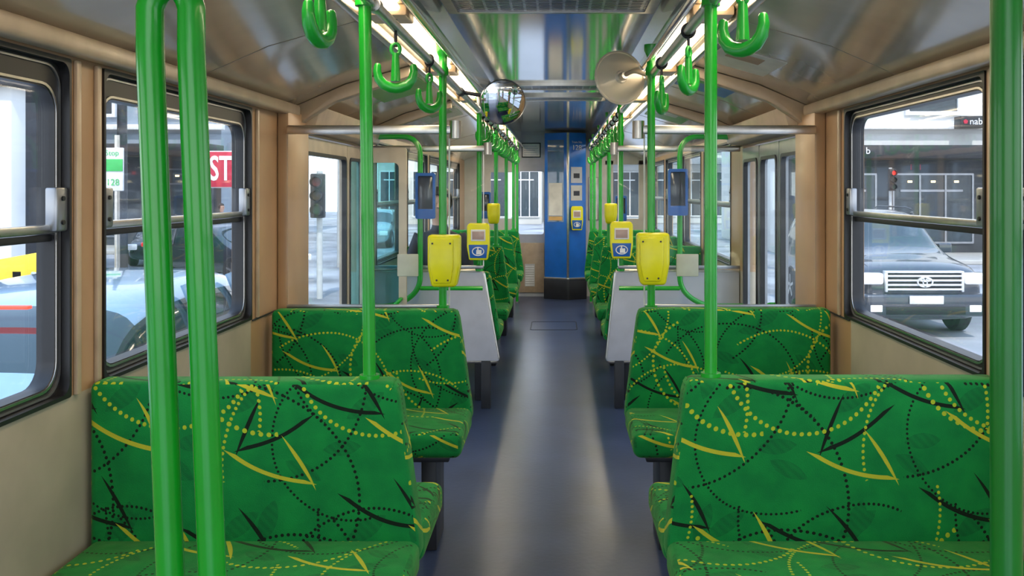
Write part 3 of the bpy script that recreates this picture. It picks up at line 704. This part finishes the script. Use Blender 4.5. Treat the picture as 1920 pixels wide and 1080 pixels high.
# ---------------------------------------------------------------- exterior
GZ=-.85
ASPH=pmat('pale_asphalt',(.30,.31,.33),.85,0,.22,scale=.5)
bm=bmesh.new(); addbox(bm,-60,60,-20,90,GZ-.1,GZ); tag(mk('road',bm,ASPH,smooth=False),'pale sunlit asphalt road surface','road')
PAVE=pmat('concrete_paving',(.45,.44,.41),.85,0,.1,scale=1)
for x0,x1,y0,y1,lab in ((-32,-12.6,31.0,34,'concrete footpath along the shopping street'),(7.6,30,26.8,30,'concrete footpath in front of shops')):
    bm=bmesh.new(); addbox(bm,x0,x1,y0,y1,GZ,GZ+.14,0,.03); tag(mk('footpath',bm,PAVE,smooth=False),lab,'footpath')
SHG=pmat('shop_glass',(.04,.055,.065),.1)
DSH=pmat('dark_shopfront',(.05,.055,.06),.5,0,.2,scale=1)
WLT=pmat('warm_shop_lamp',(1,.8,.5),.4,emis=(1,.75,.4),estr=3)
def facade(x0,x1,y,dep,h,wallm,awm,label,cols,shop=True,awz=2.9,dark=False):
    e=empty('building',((x0+x1)/2,y,GZ),label,'building')
    box('body',x0,x1,y,y+dep,GZ,h,wallm,e,.02)
    if dark: box('shopfront',x0,x1,y-.04,y,GZ+.14,awz,DSH,e,.005)
    cw=(x1-x0)/cols
    for i in range(cols):
        a=x0+cw*(i+.10); b=x0+cw*(i+.90)
        if shop:
            bm=bmesh.new(); addbox(bm,a,b,y-.06,y,GZ+.5,awz-.5); ring(bm,rrect(a-.06,b+.06,GZ+.44,awz-.44,.02,1),rrect(a,b,GZ+.5,awz-.5,.02,1),1,y-.1,y,1)
            for q in (.33,.66): addbox(bm,a+(b-a)*q-.03,a+(b-a)*q+.03,y-.1,y-.05,GZ+.5,awz-.5,1)
            addbox(bm,a+.2,b-.3,y-.09,y-.055,awz-1.05,awz-.98,1)
            mk('shop_window',bm,[SHG,ALU if dark else WHITE],e,smooth=False)
            if dark:
                for q in (.2,.5,.8): box('shop_lamp',a+(b-a)*q-.07,a+(b-a)*q+.07,y-.12,y-.06,awz-.75,awz-.68,WLT,e,.01)
        z=awz+1.6
        while z+1.7<h:
            a2,b2=a+cw*.15,b-cw*.15
            bm=bmesh.new(); addbox(bm,a2,b2,y-.05,y,z,z+1.6); ring(bm,rrect(a2-.12,b2+.12,z-.12,z+1.72,.02,1),rrect(a2,b2,z,z+1.6,.02,1),1,y-.14,y,1); addbox(bm,a2,b2,y-.09,y-.05,z+.78,z+.84,1); mk('upper_window',bm,[SHG,WHITE],e,smooth=False); z+=3.2
    if awm:
        bm=bmesh.new(); addbox(bm,x0-.1,x1+.1,y-1.6,y,awz,awz+.42,0,.02); mk('awning',bm,awm,e)
        bm=bmesh.new(); addbox(bm,x0-.15,x1+.15,y-.3,y,awz+1.0,awz+1.2,0,.03); mk('cornice',bm,WHITE,e)
    return e
BW=pmat('painted_render_wall',(.64,.64,.62),.8,0,.08,scale=.5); BG=pmat('grey_render_wall',(.28,.33,.38),.8,0,.15,scale=.5); BD=pmat('dark_building_wall',(.035,.035,.04),.7,0,.1); BC=pmat('cream_render_wall',(.62,.60,.54),.8,0,.08,scale=.4)
AWB=pmat('black_awning',(.012,.012,.015),.5)
e=facade(7.6,30,30,12,9,BW,AWB,'white rendered shop building with black awning',7,True,2.35,True)
box('sign_board',13.0,13.75,29.2,29.72,3.35,3.75,BLACK,e,.02)
text('sign_lettering','nab',.30,(13.48,29.18,3.56),(rad(90),0,0),WHITE,e,.01)
bm=bmesh.new(); t=bmesh.new(); bmesh.ops.create_cone(t,cap_ends=True,segments=5,radius1=.08,radius2=.08,depth=.03); merge(bm,t,0,Matrix.Translation((13.14,29.18,3.56))@RX); mk('sign_emblem',bm,RED,e)
text('sign_lettering','b',.30,(9.72,28.36,2.58),(rad(90),0,0),WHITE,e,.01)
for x in (11.65,11.95): text('sign_lettering','1',.26,(x,29.86,2.1),(rad(90),0,0),RED,e,.01)
facade(-32,-12.6,34,12,11,BG,AWB,'grey rendered corner building with black awning',6,True,2.6,True)
facade(-11.5,-1,58,12,8,BC,None,'cream rendered building at end of street',5,True,3)
facade(1,15,60,12,9,BW,pmat('grey_awning',(.25,.27,.3),.6),'white rendered building with grey awning',6,True,3)
e=facade(-24,-11.6,17,6,7,BD,None,'dark verandah building with pale column',4,False,3)
box('verandah',-24,-8.4,14.0,17,3.0,3.6,BD,e,.03)
text('fascia_lettering','LIVE',.34,(-8.75,13.97,3.3),(rad(90),0,0),LGREY,e,.01)
for x in (-8.75,-11.8): box('column',x-.2,x+.2,14.2,14.6,GZ,3.0,BW,e,.03)
def tree(x,y,h,seed):
    rnd=random.Random(seed)
    e=empty('street_tree',(x,y,GZ),'bare-branched street tree at kerb','tree')
    bm=bmesh.new()
    def br(p,d,l,r,dep):
        q=p+d*l; mid=p+d*l*.5+Vector((rnd.uniform(-.05,.05),rnd.uniform(-.05,.05),0))*l
        sweep(bm,[p,mid,q],[r,r*.85,r*.68],7)
        if dep==0: return
        for k in range(3 if dep>1 else 2):
            nd=(d+Vector((rnd.uniform(-.75,.75),rnd.uniform(-.75,.75),rnd.uniform(-.1,.5)))).normalized()
            br(q,nd,l*rnd.uniform(.6,.8),r*.62,dep-1)
    br(Vector((x,y,GZ)),Vector((0,0,1)),h,.11,4)
    mk('trunk',bm,pmat('bark',(.10,.08,.06),.9),e)
tree(-9.3,27.5,2.6,5)
# stop sign
e=empty('stop_sign',(-5.03,14,GZ),'red stop sign plate with white letters on post','road sign')
tube('post',[(-4.70,14.05,GZ),(-4.70,14.05,2.0)],.03,STEEL,e,10)
box('sign_border',-5.455,-4.50,13.99,14.02,1.40,1.975,WHITE,e,.02)
box('sign_plate',-5.44,-4.515,13.975,13.99,1.415,1.96,RED,e,.004)
text('lettering','STOP',.53,(-4.965,13.97,1.685),(rad(90),0,0),WHITE,e,.004,sx=.63,off=.008)
e=empty('tram_stop_sign',(-5.85,12,GZ),'green and white stop sign panel with route number','sign')
tube('post',[(-5.85,12.05,GZ),(-5.85,12.05,2.1)],.035,STEEL,e,10)
box('panel',-6.02,-5.74,11.98,12.02,1.36,1.93,WHITE,e,.01); box('green_band',-6.02,-5.74,11.965,11.98,1.62,1.78,SGREEN,e,.002)
text('lettering','128',.12,(-5.87,11.97,1.47),(rad(90),0,0),SGREEN,e); text('lettering','Stop',.10,(-5.88,11.97,1.86),(rad(90),0,0),SGREEN,e)
def tlight(x,y,h,lit,lab,k=1.0):
    e=empty('traffic_light',(x,y,GZ),lab,'traffic light')
    tube('post',[(x,y,GZ),(x,y,h)],.06*k,LGREY,e,12)
    box('housing',x-.14*k,x+.14*k,y-.22,y-.04,h-.95*k,h-.05*k,BLACK,e,.03)
    for i,(c) in enumerate(((.7,.02,.01),(.35,.2,.01),(.01,.3,.12))):
        on=(i==lit); m=pmat('lens',c if on else tuple(q*.15 for q in c),.3,emis=c if on else None,estr=2 if on else 0)
        cylo('lens',(x,y-.23,h-(.22+i*.28)*k),.09*k,.03,'Y',m,e)
        bm=bmesh.new(); ring(bm,circ(x,h-(.22+i*.28)*k,.12*k,n=20),circ(x,h-(.22+i*.28)*k,.105*k,n=20),1,y-.34,y-.22); mk('visor',bm,BLACK,e)
tlight(-4.85,18.5,1.75,-1,'black three-lens traffic light on pale post')
tlight(9.55,26,2.0,0,'small traffic light showing red beside shops',.7)
for x,y,h,lab in ((-9.6,20,8,'tall dark utility pole at kerbside'),(-8.2,25.5,8,'tall grey utility pole at kerbside'),(-6.2,26,7,'pale street lamp post'),(6.3,22,8,'tall grey tram wire pole')):
    e=empty('street_pole',(x,y,GZ),lab,'pole')
    tube('post',[(x,y,GZ),(x,y,h)],[.12,.08],LGREY if 'pale' in lab else DARK,e,14)
    tube('arm',fillet([(x,y,h-.3),(x,y,h),(x+1.6,y,h+.2)],.3),.04,DARK,e,8)
    box('lamp_head',x+1.5,x+2.0,y-.12,y+.12,h+.12,h+.24,LGREY,e,.03)
# cars
SUVC=pmat('bright_grille_metal',(.85,.85,.85),.25,.4)
def car(label,loc,L,Wd,Hh,paint,suv,rz):
    e=empty('car',loc,label,'car')
    h=Wd/2; z0=.28 if suv else .2; bl=Hh*(.60 if suv else .64)
    hood=bl-.02 if suv else bl-.14
    if suv: st=[(-.5,hood-.30,hood-.27,.84,0),(-.485,hood-.12,hood-.06,.93,0),(-.40,hood-.04,hood+.05,.99,0),(-.24,hood+.01,hood+.10,1,0),(-.10,bl,Hh-.09,1,1),(0,bl,Hh,1,1),(.2,bl,Hh,1,1),(.38,bl,Hh-.03,1,1),(.45,bl,Hh-.16,.98,1),(.49,bl-.02,bl+.02,.95,0),(.5,bl-.3,bl-.28,.9,0)]
    else: st=[(-.5,hood-.26,hood-.24,.8,0),(-.48,hood-.12,hood-.08,.9,0),(-.38,hood-.03,hood+.02,.98,0),(-.24,hood+.06,hood+.12,1,0),(-.07,bl,Hh-.05,1,1),(.05,bl,Hh,1,1),(.2,bl,Hh-.01,1,1),(.36,bl+.01,Hh-.06,.98,1),(.465,bl+.03,bl+.10,.94,0),(.49,bl-.05,bl-.02,.9,0),(.5,bl-.3,bl-.28,.85,0)]
    bm=bmesh.new(); rows=[]
    for (t,b,rf,wf,cab) in st:
        w=h*wf; wr=w*(.80 if cab else .84); y=t*L
        half=[(w*.8,z0),(w*.97,z0+.08),(w,(z0+b)/2),(w*.97,b-.02),(wr,rf-.05 if cab else (b+rf)/2),(wr*.72,rf),(0,rf+(.02 if cab else .01))]
        pts=[(-x,z) for x,z in half]+[(x,z) for x,z in half[-2::-1]]
        rows.append([bm.verts.new((x,y,z)) for x,z in pts])
    for i in range(len(rows)-1):
        a,b=rows[i],rows[i+1]; c0,c1=st[i][4],st[i+1][4]
        for k in range(len(a)-1):
            f=bm.faces.new([a[k],b[k],b[k+1],a[k+1]])
            if k in (3,8) and (c0 or c1): f.material_index=1
            if k in (4,5,6,7) and (c0!=c1): f.material_index=1
        bm.faces.new([a[0],a[-1],b[-1],b[0]])
    bm.faces.new(rows[0][::-1]); bm.faces.new(rows[-1])
    bmesh.ops.recalc_face_normals(bm,faces=bm.faces)
    me=bpy.data.meshes.new('car_body'); bm.to_mesh(me); bm.free(); me.materials.append(paint); me.materials.append(CARGL)
    for p in me.polygons: p.use_smooth=True
    o=bpy.data.objects.new('car_body',me); COL.objects.link(o); o.parent=e; o.modifiers.new('u','SUBSURF').levels=2; o.modifiers['u'].render_levels=2
    def part(n,f,m):
        bm=bmesh.new(); f(bm); q=mk(n,bm,m,None); q.parent=e; return q
    for s in (-1,1):
        for yy in ((.02,.20) if not suv else (.0,.22)):
            def f(bm): sweep(bm,[(s*h*.985,yy*L,bl-.03),(s*h*.90,yy*L+.01,(bl+Hh)/2),(s*h*.80,yy*L+.02,Hh-.05)],.028,8)
            part('door_pillar',f,paint)
        def f(bm): sweep(bm,[(s*h*.70,-.05*L,Hh+.0),(s*h*.70,0,Hh+.035),(s*h*.70,.28*L,Hh+.035),(s*h*.70,.33*L,Hh-.01)],.015,8)
        if suv: part('roof_rail',f,DARK)
        def f(bm): addbox(bm,s*(h*.99),s*(h+.012),.10*L,.14*L,bl-.16,bl-.135,0,.008)
        part('door_handle',f,paint)
    wr=.39 if suv else .33
    for yy in (-.31*L,.30*L):
        for s in (-1,1):
            def f(bm):
                lathe(bm,[(0,-.1),(wr*.6,-.11),(wr*.66,-.09),(wr*.9,-.115),(wr,-.08),(wr,.08),(wr*.9,.115),(wr*.66,.09),(wr*.6,.11),(0,.1)],28,0,Matrix.Translation((s*(h-.10),yy,wr))@Matrix.Rotation(rad(90),4,'Z'))
                for k in range(5):
                    t=bmesh.new(); bmesh.ops.create_cube(t,size=1); merge(bm,t,1,Matrix.Translation((s*(h-.01),yy,wr))@Matrix.Rotation(rad(72*k),4,'X')@Matrix.Translation((0,0,wr*.3))@Matrix.Diagonal((.04,.05,wr*.55,1)))
            part('wheel',f,[TYRE,STEEL])
    HL=pmat('headlight',(.9,.92,.95),.08,.1,coat=1,emis=(1,1,1),estr=.5 if suv else .1); TL=pmat('tail_lens',(.6,.01,.01),.15,emis=(1,.02,.01),estr=.5)
    for s in (-1,1):
        def f(bm): addbox(bm,s*(h*.62),s*(h*.97),-L*.5-.035,-L*.460,hood-.29,hood-.12,0,.035,3)
        part('headlight',f,HL)
        def f(bm): addbox(bm,s*(h*.66),s*(h*.95),L*.470,L*.5+.01,bl-.13,bl-.02,0,.03,3)
        part('tail_light',f,TL)
        def f(bm): addbox(bm,s*(h*.97),s*(h+.20),-L*.145,-L*.12,bl+.04,bl+.20,0,.03,3)
        part('side_mirror',f,paint)
    if suv:
        def f(bm): addbox(bm,-h*.56,h*.56,-L*.5-.015,-L*.48,hood-.38,hood-.12,0,.03,3)
        part('grille',f,BLACK)
        def f(bm):
            for k in range(4): addbox(bm,-h*.57,h*.57,-L*.5-.035,-L*.5-.012,hood-.375+k*.066,hood-.345+k*.066,0,.006)
            yy0,yy1=-L*.5-.05,-L*.5-.02; cz=hood-.25
            addbox(bm,-h*.60,-h*.56,-L*.5-.035,-L*.48,hood-.40,hood-.11,0,.01); addbox(bm,h*.56,h*.60,-L*.5-.035,-L*.48,hood-.40,hood-.11,0,.01); addbox(bm,-h*.60,h*.60,-L*.5-.035,-L*.48,hood-.12,hood-.09,0,.01)
            ring(bm,circ(0,cz,.12,.08),circ(0,cz,.10,.06),1,yy0,yy1)
            ring(bm,circ(0,cz-.005,.035,.07),circ(0,cz-.005,.022,.055),1,yy0,yy1)
            ring(bm,circ(0,cz+.03,.08,.03),circ(0,cz+.03,.065,.018),1,yy0,yy1)
        part('grille_bar',f,SUVC)
        def f(bm): addbox(bm,-h*.93,h*.93,-L*.5-.07,-L*.47,z0+.06,hood-.42,0,.07,4)
        part('bumper',f,paint)
        def f(bm): addbox(bm,-h*.6,h*.6,-L*.5-.08,-L*.5-.065,z0+.10,z0+.22,0,.006)
        part('lower_intake',f,BLACK)
        for s in (-1,1):
            def f(bm): addbox(bm,s*h*.66,s*h*.84,-L*.5-.085,-L*.5-.065,z0+.14,z0+.24,0,.009)
            part('fog_lamp',f,HL)
    else:
        def f(bm): addbox(bm,-h*.5,h*.5,-L*.5-.012,-L*.48,z0+.12,z0+.28,0,.02)
        part('grille',f,BLACK)
        def f(bm): addbox(bm,-.20,.20,L*.385,L*.395,Hh-.105,Hh-.085,0,.004)
        part('brake_lamp',f,pmat('brake_led',(.8,.02,.01),.3,emis=(1,.05,.02),estr=2.5))
    def f(bm): addbox(bm,-.25,.25,-L*.5-.105 if suv else -L*.5-.02,-L*.5-.08 if suv else -L*.49,z0+.26,z0+.38,0,.004)
    part('number_plate',f,WHITE)
    def f(bm): addbox(bm,-.25,.25,L*.5-.01,L*.5+.012,z0+.3,z0+.42,0,.004)
    part('number_plate',f,WHITE)
    e.rotation_euler=(0,0,rz); return e
PW=pmat('light_blue_paint',(.20,.33,.47),.2,.1,.03,coat=1); PS=pmat('graphite_paint',(.045,.055,.068),.2,.3,.03,coat=1); PD=pmat('dark_paint',(.03,.035,.045),.2,.2,.03,coat=1); PSil=pmat('silver_paint',(.4,.42,.45),.2,.5,.03,coat=1)
car('pale blue hatchback with lit brake lamp beside tram',(-3.35,7.25,GZ),4.7,1.9,1.62,PW,False,rad(180))
car('graphite four-wheel-drive with chrome grille facing the tram',(5.44,15.9,GZ),4.9,1.95,1.88,PS,True,0)
car('dark hatchback waiting further along the road',(-12.0,28,GZ),4.2,1.75,1.45,PD,False,rad(15))
car('silver hatchback parked by the kerb',(-7.2,36,GZ),4.2,1.75,1.45,PSil,False,rad(0))
car('dark hatchback crossing the street',(-8.3,22.6,GZ),4.2,1.75,1.42,PD,False,rad(60))
e=empty('road_barrier',(-8.3,11,GZ),'yellow roadside barrier with dark feet','barrier')
bm=bmesh.new(); prism(bm,[(-9.2,.10),(-6.25,.62),(-6.25,.36),(-9.2,-.12)],1,10.9,11.0,0,.01); mk('beam',bm,pmat('barrier_yellow',(.85,.55,.03),.4),e)
for x,zz in ((-9.0,0),(-6.5,.4)):
    bm=bmesh.new(); addbox(bm,x-.06,x+.06,10.9,11.02,GZ,zz,0,.01); addbox(bm,x-.12,x+.12,10.7,11.2,GZ,GZ+.06,0,.01); mk('leg',bm,DARK,e)
person((-10.6,27.5,GZ),'stand',pmat('red_jacket',(.6,.02,.02),.8),pmat('blue_jeans',(.05,.08,.2),.8),HAIR,'standing pedestrian in red jacket and jeans',.4)
person((-11.3,30.5,GZ),'stand',pmat('black_coat',(.02,.02,.02),.8),pmat('black_trousers',(.02,.02,.02),.8),HAIR,'standing pedestrian in black coat',1.2)
# ---------------------------------------------------------------- light
w=bpy.data.worlds.new('World'); S.world=w; w.use_nodes=True; nt=w.node_tree; bg=nt.nodes['Background']
tc=nt.nodes.new('ShaderNodeTexCoord'); sp=nt.nodes.new('ShaderNodeSeparateXYZ'); cr=nt.nodes.new('ShaderNodeValToRGB')
nt.links.new(tc.outputs['Generated'],sp.inputs[0]); nt.links.new(sp.outputs['Z'],cr.inputs[0]); nt.links.new(cr.outputs[0],bg.inputs[0])
cr.color_ramp.elements[0].color=(.93,.97,1,1); cr.color_ramp.elements[1].color=(.45,.66,1,1); cr.color_ramp.elements[1].position=.8
bg.inputs[1].default_value=2.7
sl=bpy.data.lights.new('sun','SUN'); sl.energy=3.6; sl.angle=rad(2); sl.color=(1,.95,.88)
so=bpy.data.objects.new('sun',sl); COL.objects.link(so); so.rotation_euler=Vector((-.04,.62,-.78)).to_track_quat('-Z','Y').to_euler()
for s in (-1,1):
    for y,en in ((2.0,4.5),(4.5,5.5),(7.5,7),(10.0,14)):
        al=bpy.data.lights.new('lamp_light','AREA'); al.shape='RECTANGLE'; al.size=.1; al.size_y=1.6; al.energy=en; al.color=(1,.84,.62)
        ao=bpy.data.objects.new('lamp_light',al); COL.objects.link(ao); ao.location=(CX+s*.527,y,1.940)
# ---------------------------------------------------------------- camera
cd=bpy.data.cameras.new('camera'); co=bpy.data.objects.new('camera',cd); COL.objects.link(co)
cd.sensor_width=36; cd.lens=1700/1920*36; cd.shift_x=-85/1920; cd.shift_y=-185/1920; cd.clip_start=.05; cd.clip_end=300
co.location=(0,0,1.38); co.rotation_euler=(rad(90),0,0); S.camera=co
S.view_settings.view_transform='Standard'; S.view_settings.look='None'; S.view_settings.exposure=0
